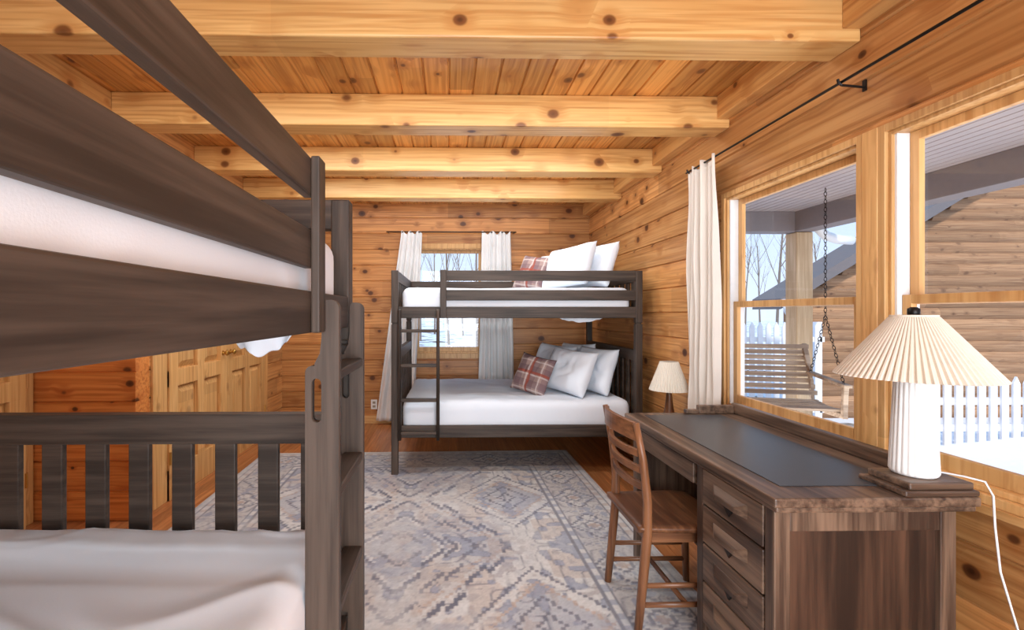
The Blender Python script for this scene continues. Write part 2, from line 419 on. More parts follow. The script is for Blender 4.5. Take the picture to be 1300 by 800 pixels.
# ------------------------------------------------------------------ bunk beds
def curve_plate(outer, holes, depth):
    cu = bpy.data.curves.new('c', 'CURVE'); cu.dimensions = '2D'; cu.fill_mode = 'BOTH'; cu.extrude = depth/2
    for pts in [outer]+holes:
        sp = cu.splines.new('POLY'); sp.points.add(len(pts)-1)
        for i, p in enumerate(pts): sp.points[i].co = (p[0], p[1], 0, 1)
        sp.use_cyclic_u = True
    o = bpy.data.objects.new('t', cu); COL.objects.link(o)
    me = bpy.data.meshes.new_from_object(o.evaluated_get(bpy.context.evaluated_depsgraph_get()))
    bpy.data.objects.remove(o)
    return me
def bunk(loc, rz, s, W=1.42, L=2.06):
    e = empty('bunk_bed', loc, rz)
    mx, my, mz = m_bunk
    def bx(b, x0, x1, y0, y1, z0, z1):
        y0, y1 = sorted((s*y0, s*y1)); return b.box(x0, x1, y0, y1, z0, z1)
    P = .056
    for x in (0, L-P):
        for y in (0, W-P):
            b = B(); bx(b, x, x+P, y, y+P, 0, 1.235); bx(b, x, x+P, y, y+P, 1.245, 1.675); bx(b, x+.006, x+P-.006, y+.006, y+P-.006, 1.23, 1.25)
            b.obj('post', mz, e, bevel=.005)
    OP = .42
    for y in (.002, W-.012-.025):
        bx(B(), P, L-P, y, y+.024, 1.285, 1.378).obj('side_rail', mx, e, bevel=.004)
        bx(B(), P, L-P, y, y+.024, .31, .41).obj('side_rail', mx, e, bevel=.004)
    for z0, z1 in ((1.43, 1.515), (1.59, 1.675)):
        bx(B(), OP, L-P, .002, .026, z0, z1).obj('guard_rail', mx, e, bevel=.004)
        bx(B(), P, L-P, W-.036, W-.012, z0, z1).obj('guard_rail', mx, e, bevel=.004)
    bx(B(), OP-.022, OP+.030, -.018, .002, 1.285, 1.678).obj('guard_rail_end', mz, e, bevel=.004)
    for x in (.012, L-.012-.034):
        for (a, c, tz) in ((.93, 1.02, .30), (1.585, 1.675, 1.285)):
            b = B(); bx(b, x-.006, x+.040, P-.01, W-P+.01, a, c); bx(b, x, x+.034, P-.01, W-P+.01, tz, tz+.10)
            n = 10; pitch = (W-2*P)/n
            for i in range(n):
                y = P+pitch*(i+.5)
                bx(b, x+.007, x+.027, y-.031, y+.031, tz+.09, a+.01)
            b.obj('end_panel', my, e, bevel=.003)
    for z in (.335, 1.305):
        b = B()
        for i in range(14):
            x = P+.03+i*(L-2*P-.1)/13; bx(b, x, x+.07, .028, W-.038, z, z+.018)
        b.obj('slat_deck', my, e)
    la = empty('ladder', (0, 0, 0)); la.parent = e
    def arc(cx, cy, r, a0, a1, n=8): return [(cx+r*math.cos(math.radians(a0+(a1-a0)*i/n)), cy+r*math.sin(math.radians(a0+(a1-a0)*i/n))) for i in range(n+1)]
    w = .078
    outer = [(.033, .30), (w, .30), (w, 1.34)]+arc(w-.02, 1.34, .02, 0, 90)+[(.046, 1.36), (.040, 1.352)]
    outer += [(.038, 1.27), (.034, 1.235), (.022, 1.212)]+arc(.016, 1.19, .016, 70, 180)+[(0, .46)]+arc(.02, .46, .02, 180, 260)+[(.033, .435)]
    slot = arc(.026, 1.165, .0115, 0, 180)+arc(.026, 1.085, .0115, 180, 360)
    for x in (P+.002, OP-.052):
        me = curve_plate(outer, [slot], .026)
        for v in me.vertices:
            q = v.co.copy()
            v.co = Vector((x+.013+q.z, s*(.031-q.x), q.y))
        me.materials.append(mz)
        o = bpy.data.objects.new('ladder_stile', me); COL.objects.link(o); o.parent = la
        bm = bmesh.new(); bm.from_mesh(me); bmesh.ops.remove_doubles(bm, verts=bm.verts, dist=1e-5); bmesh.ops.recalc_face_normals(bm, faces=bm.faces); bm.to_mesh(me); bm.free()
    for z in (.345, .61, .89, 1.17):
        bx(B(), P+.026, OP-.05, -.046, -.004 if z < .4 else .010, z, z+.024).obj('ladder_rung', mx, la, bevel=.004)
    return e
BL = 'dark brown wooden full bunk bed with ladder'
bf = top(bunk((-.47, 3.85, 0), 0, 1), BL+' against the pine wall', 'bunk bed', 'bunk beds')
bn = top(bunk((-.304, 1.50, 0), -math.pi/2, -1), BL+' beside the rug', 'bunk bed', 'bunk beds')

# ------------------------------------------------------------------ soft goods
def soft_box(x0, x1, y0, y1, z0, z1, r, step, amp, seed, fold=1.0):
    nx, ny, nz = [max(2, int((q)/step)) for q in (x1-x0, y1-y0, z1-z0)]
    b = B(); idx = {}
    lo = Vector((x0+r, y0+r, z0+r)); hi = Vector((x1-r, y1-r, z1-r))
    def vid(i, j, k):
        key = (i, j, k)
        if key in idx: return idx[key]
        p = Vector((x0+(x1-x0)*i/nx, y0+(y1-y0)*j/ny, z0+(z1-z0)*k/nz))
        c = Vector((min(max(p.x, lo.x), hi.x), min(max(p.y, lo.y), hi.y), min(max(p.z, lo.z), hi.z)))
        d = (p-c)
        d = d.normalized() if d.length > 1e-9 else Vector((0,0,1))
        q = c+d*r
        s = Vector((seed*3.1, seed*1.7, 0))
        w = Vector((mn.noise(q*2.1+s), mn.noise(q*2.3+s*2), 0))*.9
        ux = q.x+.35*w.x; uy = q.y+.35*w.y
        n1 = mn.noise(Vector(((ux*.3+uy*.95)*5.5*fold, (ux*.95-uy*.3)*1.7, q.z*2))+s)
        n2 = mn.noise(Vector(((ux*.9+uy*.45)*7.0*fold, (uy*.9-ux*.45)*2.4, q.z*3))-s)
        a = max(0, 1-abs(n1)*4.5)**1.4; a2 = max(0, 1-abs(n2)*4.5)**1.4
        msk = min(1, max(0, .5+1.4*mn.noise(q*2.1+s*4)))
        h = amp*(.75*a*msk+.6*a2*(1-msk))+amp*.7*mn.noise(q*2.0+s)
        if d.z < .5: h *= .35
        q = q+d*h
        b.v.append(tuple(q)); idx[key] = len(b.v)-1; return idx[key]
    for i in range(nx):
        for j in range(ny):
            b.f.append((vid(i,j,0),vid(i,j+1,0),vid(i+1,j+1,0),vid(i+1,j,0))); b.f.append((vid(i,j,nz),vid(i+1,j,nz),vid(i+1,j+1,nz),vid(i,j+1,nz)))
    for i in range(nx):
        for k in range(nz):
            b.f.append((vid(i,0,k),vid(i+1,0,k),vid(i+1,0,k+1),vid(i,0,k+1))); b.f.append((vid(i,ny,k),vid(i,ny,k+1),vid(i+1,ny,k+1),vid(i+1,ny,k)))
    for j in range(ny):
        for k in range(nz):
            b.f.append((vid(0,j,k),vid(0,j,k+1),vid(0,j+1,k+1),vid(0,j+1,k))); b.f.append((vid(nx,j,k),vid(nx,j+1,k),vid(nx,j+1,k+1),vid(nx,j,k+1)))
    return b
def mattress(x0, x1, y0, y1, z0, z1, seed, amp=.012, step=.025, r=.06):
    cx, cy = (x0+x1)/2, (y0+y1)/2; dx, dy = x1-x0, y1-y0
    o = soft_box(-dx/2, dx/2, -dy/2, dy/2, 0, z1-z0, r, step, amp, seed).obj('mattress', m_white, smooth=True, recalc=False)
    o.location = (cx, cy, z0); return o
g = 'white-covered bunk mattresses'
F0, F1 = -.47+.064, -.47+2.06-.064
top(mattress(F0+.02, F1-.02, 3.85+.034, 3.85+1.37, .356, .60, 1, .014), 'lower mattress under a smooth white duvet on the bunk bed', 'mattress', g)
top(mattress(F0+.02, F1-.02, 3.85+.034, 3.85+1.37, 1.326, 1.535, 2, .008), 'upper mattress with white bedding behind the guard rails', 'mattress', g)
top(mattress(-.304-1.37, -.304-.034, 1.5-1.98, 1.5-.066, .356, .700, 3, .015, .012, .07), 'rumpled white duvet over the lower mattress', 'mattress', g)
top(mattress(-.304-1.37, -.304-.032, 1.5-1.98, 1.5-.062, 1.326, 1.545, 4, .014, .016), 'upper mattress with white bedding behind the guard rails', 'mattress', g)
def hang(base, dirx, w, h, seed):
    b = B(); nu, nz = 36, 16
    for j in range(nz+1):
        t = j/nz
        for i in range(nu+1):
            s = i/nu; hh = h*(.55+.45*math.sin(math.pi*s)+.25*mn.noise(Vector((s*5, seed, 0))))
            u = (s-.5)*w*(1-.25*t); o = .02*math.sin(9*s+seed)*(.3+t)
            b.v.append((u*dirx[0]-o*dirx[1], u*dirx[1]+o*dirx[0], -hh*t))
    n = nu+1
    for j in range(nz):
        for i in range(nu): b.f.append((j*n+i, j*n+i+1, (j+1)*n+i+1, (j+1)*n+i))
    o = b.obj('bed_sheet', m_white, smooth=True, recalc=False, solid=.004); o.location = base; return o
top(hang((-.53, 1.34, 1.30), (1, 0), .22, .085, 1), 'loose corner of white sheet drooping under the upper bunk', 'bed sheet', 'hanging sheet corners')
top(hang((1.10, 3.93, 1.30), (1, 0), .42, .05, 4), 'loose edge of white sheet showing under the upper bunk', 'bed sheet', 'hanging sheet corners')

def pillow(name, W, H, T, mat, loc, rot, seed):
    b = B(); n = 26
    for side in (1, -1):
        for j in range(n+1):
            for i in range(n+1):
                u = -1+2*i/n; v = -1+2*j/n
                x = u*W/2*(1-.07*(1-v*v)); y = v*H/2*(1-.07*(1-u*u))
                t = T/2*((1-u**4)*(1-v**4))**.55
                t *= 1+.22*mn.noise(Vector((u*1.6, v*1.6, seed+side)))
                cr = .018*max(0, 1-abs(mn.noise(Vector((u*3, v*2, seed*2.3))))*3)
                b.v.append((x, y, side*(t-cr*(1-u*u)*(1-v*v)*1.0)))
        o = 0 if side == 1 else (n+1)**2
        for j in range(n):
            for i in range(n):
                a = o+j*(n+1)+i; q = (a, a+1, a+n+2, a+n+1)
                b.f.append(q if side == 1 else q[::-1])
    me = bpy.data.meshes.new(name); me.from_pydata(b.v, [], b.f)
    bm = bmesh.new(); bm.from_mesh(me); bmesh.ops.remove_doubles(bm, verts=bm.verts, dist=1e-4); bm.to_mesh(me); bm.free()
    for p in me.polygons: p.use_smooth = True
    me.materials.append(mat); o = bpy.data.objects.new(name, me); COL.objects.link(o)
    yaw, lean, roll = [math.radians(a) for a in rot]
    R = Matrix.Rotation(-yaw, 4, 'Z') @ Matrix.Rotation(math.pi/2-lean, 4, 'X') @ Matrix.Rotation(roll, 4, 'Z')
    o.matrix_world = Matrix.Translation(loc) @ R
    return o
PW = 'plump white pillow leaning at the head of the '
g = 'white bed pillows'
for tier, z, k in (('lower bunk', .60, 0), ('upper bunk', 1.54, 1)):
    top(pillow('pillow', .54, .42, .17, m_white, (1.325, 4.30, z+.210), (70, 18, 0), 1+k), PW+tier, 'pillow', g)
    top(pillow('pillow', .54, .42, .18, m_white, (1.08, 4.26, z+.205), (58, 24, 5 if k else -4), 5+k), PW+tier, 'pillow', g)
    top(pillow('pillow', .56, .42, .17, m_white, (1.31, 4.93, z+.210), (70, 18, 2), 9+k), PW+tier, 'pillow', g)
    top(pillow('pillow', .56, .42, .18, m_white, (1.07, 4.88, z+.205), (62, 24, -2), 12+k), PW+tier, 'pillow', g)
    top(pillow('cushion', .36, .36, .14, m_plaid, (.76 if not k else .82, 4.26 if not k else 4.56, z+.172), (40, 24, -10), 20+k), 'square plaid cushion in rust and grey on the '+tier, 'cushion', 'plaid cushions')

# ------------------------------------------------------------------ rug
def rug():
    W, L = 2.86, 3.66; st = .0100
    nx, ny = int(W/st), int(L/st)
    xs = np.linspace(-W/2, W/2, nx); ys = np.linspace(-L/2, L/2, ny)
    X, Y = np.meshgrid(xs, ys)
    rng = np.random.RandomState(7)
    def vn2(cell, U, V):
        g = rng.rand(int(6/cell)+3, int(6/cell)+3)
        fy = np.clip(V/cell, 0, g.shape[0]-2.01); fx = np.clip(U/cell, 0, g.shape[1]-2.01)
        iy = fy.astype(int); ix = fx.astype(int); ty = fy-iy; tx = fx-ix
        ty = ty*ty*(3-2*ty); tx = tx*tx*(3-2*tx)
        return (g[iy,ix]*(1-ty)*(1-tx)+g[iy+1,ix]*ty*(1-tx)+g[iy,ix+1]*(1-ty)*tx+g[iy+1,ix+1]*ty*tx)
    vn = lambda c: vn2(c, X+W/2, Y+L/2)
    def sr(c): return np.array([lin(v) for v in c])
    cream, taupe, gray, rust, blue = sr((200,196,193)), sr((170,162,160)), sr((96,96,110)), sr((178,156,142)), sr((136,141,158))
    col = np.ones((ny, nx, 3))*cream
    def put(mask, c, a=1.0):
        nonlocal col
        m = np.clip(mask, 0, 1)[..., None]*a; col = col*(1-m)+c*m
    q = .02
    AX, AY = np.abs(X), np.abs(Y)
    ax = np.floor(AX/q)*q; ay = np.floor(AY/q)*q
    e = np.minimum(W/2-AX, L/2-AY)
    field = e > .46
    T = 1.36
    my = np.abs((ay+T/2) % T-T/2); mx = ax; MY = np.abs((AY+T/2) % T-T/2)
    d1 = mx*1.0+my*.72+.05*(np.floor((mx*9)) % 2)
    d2 = np.abs(mx-.68)*1.0+np.abs(my-T/2)*.8
    o1 = vn2(.055, AX+.3, MY+.3); o2 = vn2(.09, AX+.2, MY+.5); o3 = vn2(.14, AX, MY)
    put(field*(d1 < .64), taupe, .4); put(field*(d1 < .30), blue, .55); put(field*(d2 < .26), blue, .45)
    ln = lambda f, c, w: np.clip(1-np.abs(f-c)/w, 0, 1)
    put(field*(o3 > .62), rust, .45)
    put(field*ln(o2, .5, .055), gray, .75)
    put(field*(o1 > .70), blue, .75); put(field*(o1 < .24), taupe, .8)
    put(field*ln(o1, .70, .05), gray, .5)
    for r, w, c, a in ((.64, .016, gray, .95), (.60, .010, cream, .8), (.57, .007, rust, .7), (.46, .014, gray, .8), (.30, .016, gray, .85), (.27, .010, cream, .8), (.13, .014, gray, .8)):
        put(field*(np.abs(d1-r) < w), c, a)
    for r, c in ((.36, gray), (.33, cream), (.26, rust), (.16, gray), (.06, gray)):
        put(field*(np.abs(d2-r) < .011), c, .8)
    s = np.where(W/2-AX < L/2-AY, ay, ax); Sm = np.where(W/2-AX < L/2-AY, AY, AX); eq = np.floor(e/q)*q
    sm = np.abs((s % .44)-.22); SM = np.abs((Sm % .44)-.22)
    bd = (e > .10)*(e < .40)
    put(bd*1.0, taupe, .5)
    dm = sm+np.abs(eq-.25)*1.2; b1 = vn2(.045, SM, e)
    put(bd*(dm < .17), cream, .7)
    put(bd*ln(b1, .5, .09), gray, .65); put(bd*(b1 > .72), blue, .7)
    put(bd*(np.abs(dm-.17) < .011), gray, .8); put(bd*(np.abs(dm-.07) < .011), gray, .7); put(bd*(dm < .04), rust, .8)
    for a0, a1, c in ((.0, .015, taupe), (.05, .06, gray), (.06, .095, cream), (.095, .105, gray), (.395, .405, gray), (.435, .46, gray)):
        put((e > a0)*(e < a1), c, .8)
    s2 = (s % .10) < .045
    put((e > .06)*(e < .095)*s2, rust, .6); put((e > .41)*(e < .435)*s2, blue, .7)
    wear = .5*vn(.35)+.3*vn(.09)+.2*vn(.03)
    put(np.clip((wear-.49)*3.4, 0, .8), sr((190,186,184)), .7)
    w2 = .6*vn(.28)+.4*vn(.05)
    put(np.clip((w2-.56)*3, 0, .6), blue, .55)
    fn = (vn(.021)*.5+rng.rand(ny, nx)*.5)
    col *= (.76+.26*fn)[..., None]
    vs = np.stack([X, Y, np.full_like(X, .010)], -1).reshape(-1, 3)
    i = np.arange((ny-1)*(nx-1)); r = i//(nx-1); c = i % (nx-1); a = r*nx+c
    faces = np.stack([a, a+1, a+nx+1, a+nx], -1)
    me = bpy.data.meshes.new('rug'); me.from_pydata(vs.tolist(), [], faces.tolist())
    at = me.color_attributes.new('rugcol', 'FLOAT_COLOR', 'POINT')
    rgba = np.concatenate([col.reshape(-1, 3), np.ones((nx*ny, 1))], 1).astype(np.float32)
    at.data.foreach_set('color', rgba.ravel())
    n = N('faded_rug', .95, .1); n.coords()
    at_n = n.new('ShaderNodeAttribute'); at_n.attribute_name = 'rugcol'
    f = n.noise(n.co, 260, 2)
    n.color(n.mix(n.m('MULTIPLY', f, .10), at_n.outputs['Color'], S(225,222,220))); n.bump(f, .3, .003)
    me.materials.append(n.mat)
    o = bpy.data.objects.new('rug', me); COL.objects.link(o)
    m = o.modifiers.new('s', 'SOLIDIFY'); m.thickness = .009; m.offset = -1
    return o
r = rug(); r.location = (-.27, 2.66, .001); r.rotation_euler = (0, 0, math.radians(1.2))
top(r, 'faded oriental rug in cream, grey and dusty rust', 'rug')

# ------------------------------------------------------------------ desk
dk = top(empty('desk', (.97, 1.39, 0)), 'antique dark oak desk with leather top by the window', 'desk')
mx, my, mz = m_desk
TW, TL, TZ = .63, 1.21, .775
b = B(); b.box(0, TW, 0, TL, TZ-.030, TZ); b.box(.014, TW-.0, .014, TL-.014, TZ-.05, TZ-.030)
b.obj('desktop', my, dk, bevel=.006)
B().box(.085, TW-.13, .10, TL-.07, TZ, TZ+.003).obj('leather_inlay', m_leather, dk, bevel=.001)
b = B()
b.box(TW-.035, TW, .17, TL, TZ, TZ+.055); b.box(.40, TW-.035, TL-.035, TL, TZ, TZ+.045); b.box(.33, .40, TL-.035, TL, TZ, TZ+.022)
b.obj('gallery_rail', my, dk, bevel=.005)
b = B(); b.box(.40, TW, .004, .17, TZ, TZ+.018); b.box(.42, TW-.01, .012, .158, TZ+.018, TZ+.040)
b.obj('raised_ledge', mx, dk, bevel=.005)
PY0, PY1, PX0, PX1 = .045, .50, .03, .60
b = B()
for x in (PX0, PX1-.05):
    for y in (PY0, PY1-.045): b.box(x, x+.05, y, y+.045, 0, TZ-.05)
b.box(PX0+.05, PX1-.05, PY0+.002, PY0+.022, TZ-.12, TZ-.05); b.box(PX0+.05, PX1-.05, PY0+.002, PY0+.022, .10, .17)
b.box(PX0+.05, PX1-.05, PY1-.022, PY1-.002, TZ-.12, TZ-.05); b.box(PX0+.05, PX1-.05, PY1-.022, PY1-.002, .10, .17)
b.box(PX0+.014, PX1-.014, PY0+.014, PY1-.014, .085, .10)
b.obj('pedestal', mz, dk, bevel=.003)
B().box(PX0+.014, PX1-.014, PY0+.016, PY1-.016, .10, TZ-.05).obj('side_panel', m_deskp, dk)
def drawer(y0, y1, z0, z1):
    d = B().box(PX0-.004, PX0+.02, y0, y1, z0, z1).obj('drawer', my, dk, bevel=.004)
    c = (y0+y1)/2; zc = (z0+z1)/2; b = B()
    w = .105
    b.add([(PX0-.004, c-w, zc+.036), (PX0-.004, c+w, zc+.036), (PX0-.004, c+w, zc-.014), (PX0-.004, c-w, zc-.014),
           (PX0-.026, c-w*.55, zc+.010), (PX0-.026, c+w*.55, zc+.010), (PX0-.026, c+w*.55, zc-.008), (PX0-.026, c-w*.55, zc-.008)],
          [(4,5,6,7),(0,1,5,4),(1,2,6,5),(2,3,7,6),(3,0,4,7),(0,3,2,1)])
    b.obj('handle', my, d, bevel=.003)
    k = B(); k.add([(PX0-.0045, c-.030, zc-.014), (PX0-.0045, c+.030, zc-.014), (PX0-.0045, c, zc-.048), (PX0-.012, c-.024, zc-.017), (PX0-.012, c+.024, zc-.017), (PX0-.010, c, zc-.042)],
                  [(0,2,1),(3,4,5),(0,1,4,3),(1,2,5,4),(2,0,3,5)])
    k.obj('finger_grip', m_black, d)
for z0, z1 in ((.115, .275), (.283, .425), (.433, .575), (.583, .718)): drawer(PY0+.05, PY1-.05, z0, z1)
b = B()
for x in (PX0, PX1-.05): b.box(x, x+.05, TL-.10, TL-.05, 0, TZ-.05)
b.box(PX0+.015, PX1-.015, TL-.092, TL-.062, .12, TZ-.05); b.box(PX0+.02, PX0+.04, PY1, TL-.10, TZ-.155, TZ-.05); b.box(PX1-.06, PX1-.035, PY1, TL-.10, TZ-.155, TZ-.05)
b.obj('frame', mz, dk, bevel=.004)
d = B().box(PX0-.0, PX0+.02, PY1+.03, TL-.13, TZ-.145, TZ-.06).obj('drawer', my, dk, bevel=.004)

# ------------------------------------------------------------------ chair
ch = top(empty('chair', (.985, 2.125, 0)), 'brown wooden side chair with curved slat back at the desk', 'chair')
cx_, cy_, cz_ = m_chair
for s in (-1, 1):
    pts = [(-.205, s*.185, 0), (-.185, s*.185, .2), (-.165, s*.185, .42), (-.165, s*.187, .55), (-.185, s*.19, .72), (-.215, s*.192, .875)]
    B().tube(pts, [(.016,.016),(.019,.019),(.022,.02),(.019,.018),(.017,.016),(.013,.012)], 10).obj('back_post', cz_, ch, smooth=True)
    B().tube([(.185, s*.185, 0), (.175, s*.18, .22), (.165, s*.175, .425)], [(.014,.014),(.018,.018),(.021,.021)], 10).obj('leg', cz_, ch, smooth=True)
b = B(); n = 20
for layer, zt in ((0, .452), (1, .425)):
    for i in range(n+1):
        for j in range(n+1):
            u = -1+2*i/n; v = -1+2*j/n
            x = u*.205; hw = .195+.02*(u+1)/2-.015*max(0, u)**6*2; y = v*hw
            x -= .02*max(0, u)*v*v
            dz = 0
            if layer == 0: dz = -.012*(1-u*u)*(1-v*v)-.006*max(abs(u), abs(v))**10
            b.v.append((x, y, zt+dz))
m = (n+1)**2
for i in range(n):
    for j in range(n):
        a = i*(n+1)+j; b.f.append((a, a+1, a+n+2, a+n+1)); b.f.append((m+a, m+a+n+1, m+a+n+2, m+a+1))
for i in range(n):
    for (p, q) in ((i, i+1), (n*(n+1)+i, n*(n+1)+i+1), (i*(n+1), (i+1)*(n+1)), (i*(n+1)+n, (i+1)*(n+1)+n)):
        b.f.append((p, q, m+q, m+p))
b.obj('seat', cy_, ch, smooth=True)
def bslat(z, h, x, bow, nm):
    pts = [(x-bow*(1-(v/1.0)**2), v*.188, z+(.012*(1-v*v) if nm == 'top_rail' else 0)) for v in [-1+2*i/12 for i in range(13)]]
    B().tube(pts, (.009, h/2), rect=True).obj(nm, cy_, ch, bevel=.003)
bslat(.835, .075, -.205, .045, 'top_rail')
bslat(.745, .030, -.188, .04, 'back_slat'); bslat(.675, .030, -.178, .036, 'back_slat'); bslat(.605, .030, -.170, .034, 'back_slat')
for z, x0, x1 in ((.20, -.185, .178), (.12, -.195, .18)):
    for s in (-1, 1): B().tube([(x0, s*.183, z), (x1, s*.182, z)], (.009, .012), 8).obj('stretcher', cx_, ch, smooth=True)
B().tube([(0, -.182, .12), (0, .182, .12)], (.012, .010), 8).obj('stretcher', cy_, ch, smooth=True)
B().tube([(.172, -.178, .26), (.172, .178, .26)], (.008, .016), 8).obj('stretcher', cy_, ch, smooth=True)
b = B(); b.box(-.165, .165, -.180, -.165, .375, .43); b.box(-.165, .165, .165, .180, .375, .43); b.box(.15, .168, -.17, .17, .375, .43); b.box(-.168, -.150, -.17, .17, .375, .43)
b.obj('apron', cx_, ch, bevel=.003)

# ------------------------------------------------------------------ lamps
lp = top(empty('table_lamp', (1.485, 1.485, .816)), 'white fluted ceramic lamp with wide pleated shade on the desk', 'table lamp')
b = B(); pr = [(.054, 0), (.058, .004), (.059, .012)]+[(.059-.012*t, .012+.29*t) for t in [i/14 for i in range(1, 15)]]+[(.043, .312), (.030, .318), (.010, .321)]
b.lathe(pr, 144, mod=lambda k, z: 1+(.05*abs(math.sin(math.pi*k/6)) if .008 < z < .308 else 0))
b.obj('lamp_base', m_ceramic, lp, smooth=True)
B().lathe([(.010, .321), (.010, .35), (.016, .352), (.016, .40), (.005, .402), (.005, .505)], 16).obj('lamp_socket', m_ceramic, lp, smooth=True)
n = 288
b = B(); b.lathe([(.058+.140*i/12, .500-.190*i/12) for i in range(13)], n, mod=lambda k, z: 1+.028*(1 if (k//2) % 2 else -1), cap=False)
b.obj('lamp_shade', m_shade, lp, solid=.0015, recalc=False)
b = B(); b.lathe([(.056, .497), (.059, .500), (.059, .506), (.056, .507)], 48, cap=False); b.box(-.058, .058, -.003, .003, .4995, .503); b.box(-.003, .003, -.058, .058, .4995, .503)
b.obj('shade_ring', m_shade, lp)
B().lathe([(.014, .503), (.016, .510), (.016, .526), (.008, .532)], 20).obj('finial', m_black, lp, smooth=True)
pts = [(.04, .03, .006), (.08, -.02, .008), (.10, -.06, .010), (.118, -.10, .008), (.128, -.112, -.03), (.130, -.115, -.12), (.14, -.12, -.25), (.155, -.15, -.40), (.17, -.2, -.52), (.18, -.25, -.64)]
B().tube(pts, .003, 8).obj('cord', m_vinyl, lp, smooth=True)

ns = top(empty('nightstand', (1.51, 3.28, 0)), 'small dark wooden nightstand between the desk and bunk bed', 'nightstand')
B().box(-.16, .16, -.155, .155, .575, .60).obj('top', m_desk[1], ns, bevel=.004)
b = B(); b.box(-.14, .14, -.14, .14, .40, .575); b.obj('body', m_desk[1], ns, bevel=.003)
for x in (-.14, .11):
    for y in (-.14, .11): B().box(x, x+.03, y, y+.03, 0, .40).obj('leg', m_desk[2], ns, bevel=.003)
d = B().box(-.148, -.14, -.12, .12, .43, .55).obj('drawer', m_desk[1], ns, bevel=.002)
B().tube([(-.148, 0, .49), (-.17, 0, .49)], [.008, .013], 12).obj('knob', m_brass, d, smooth=True)
l2 = top(empty('table_lamp', (1.535, 3.27, .60)), 'small lamp with pleated cream shade and turned wooden base', 'table lamp')
B().lathe([(.048, 0), (.050, .012), (.038, .022), (.030, .06), (.022, .13), (.016, .19), (.012, .20)], 28).obj('lamp_base', m_chair[2], l2, smooth=True)
B().lathe([(.008, .20), (.008, .37)], 12).obj('lamp_socket', m_brass, l2, smooth=True)
b = B(); b.lathe([(.058+.070*i/8, .388-.198*i/8) for i in range(9)], 192, mod=lambda k, z: 1+.026*(1 if (k//2) % 2 else -1), cap=False)
b.obj('lamp_shade', m_shade, l2, solid=.0015, recalc=False)
b = B(); b.box(-.058, .058, -.002, .002, .368, .371); b.box(-.002, .002, -.058, .058, .368, .371); b.obj('shade_ring', m_brass, l2)

# ------------------------------------------------------------------ exterior
gz = -.30
gr = B().add([(-60,-20,gz),(70,-20,gz),(70,90,gz),(-60,90,gz)], [(0,1,2,3)]).obj('ground', m_snow, recalc=False)
struct(gr, 'patchy snow over brown winter ground')
struct(B().box(1.88, 4.05, -2.5, 5.4, -.12, -.04).obj('floor_porch', m_weather), 'weathered porch deck')
struct(plank_wall('ceiling_porch', -2.5, 5.4, 1.88, 4.2, [], lambda u, w, z: (z, u, 2.44+w), .085, m_porchc, thick=.06, ch=.008))
struct(B().box(3.80, 4.0, -2.5, 5.3, 2.22, 2.44).obj('trim_%d' % tn, m_porchb, bevel=.005), 'painted porch beam'); tn += 1
struct(B().box(1.88, 3.8, 5.12, 5.3, 2.22, 2.44).obj('trim_%d' % tn, m_porchb, bevel=.005), 'painted porch beam'); tn += 1
pp = top(B().box(-.09, .09, -.09, .09, 0, 2.29).obj('porch_post', m_postw, bevel=.008), 'square light wood porch post at the corner', 'post'); pp.location = (3.90, 5.2, -.075)
hs = top(empty('log_building', (5.3, 7.2, gz)), 'neighbouring brown log-sided building with gable roof', 'building')
b = B(); rake = lambda x: 1.92+.60*x
h = .17; k = 0
while k*h < 5.2:
    z0, z1 = k*h, (k+1)*h
    xs = max(0.0, (z1-1.92)/.60)
    if xs < 7:
        m = 5; pr = [(-.035*math.sin(math.pi*i/m), z0+h*i/m) for i in range(m+1)]
        vs = [(xs, w, z) for w, z in pr]+[(7.0, w, z) for w, z in pr]
        b.add(vs, [(i, i+1, m+2+i, m+1+i) for i in range(m)])
        b.box(xs, 7, .0, .2, z0, z1)
    k += 1
b.obj('log_wall', m_log, hs)
b = B()
b.add([(-.40, -.30, rake(-.40)), (7.2, -.30, rake(7.2)), (7.2, -.30, rake(7.2)+.16), (-.40, -.30, rake(-.40)+.16),
       (-.40, .35, rake(-.40)), (7.2, .35, rake(7.2)), (7.2, .35, rake(7.2)+.16), (-.40, .35, rake(-.40)+.16)], [(3,2,1,0),(4,5,6,7),(0,1,5,4),(1,2,6,5),(2,3,7,6),(3,0,4,7)])
b.obj('roof', m_roof, hs)
b = B(); b.tube([(-.36, -.36, 1.78), (-.36, .3, 1.78)], .05, 12); b.tube([(-.36, -.34, 1.76), (-.32, -.32, 1.66), (-.10, -.12, 1.5), (-.06, -.06, 1.4), (-.06, -.06, 0.05)], .04, 10)
b.obj('gutter', m_vinyl, hs, smooth=True)
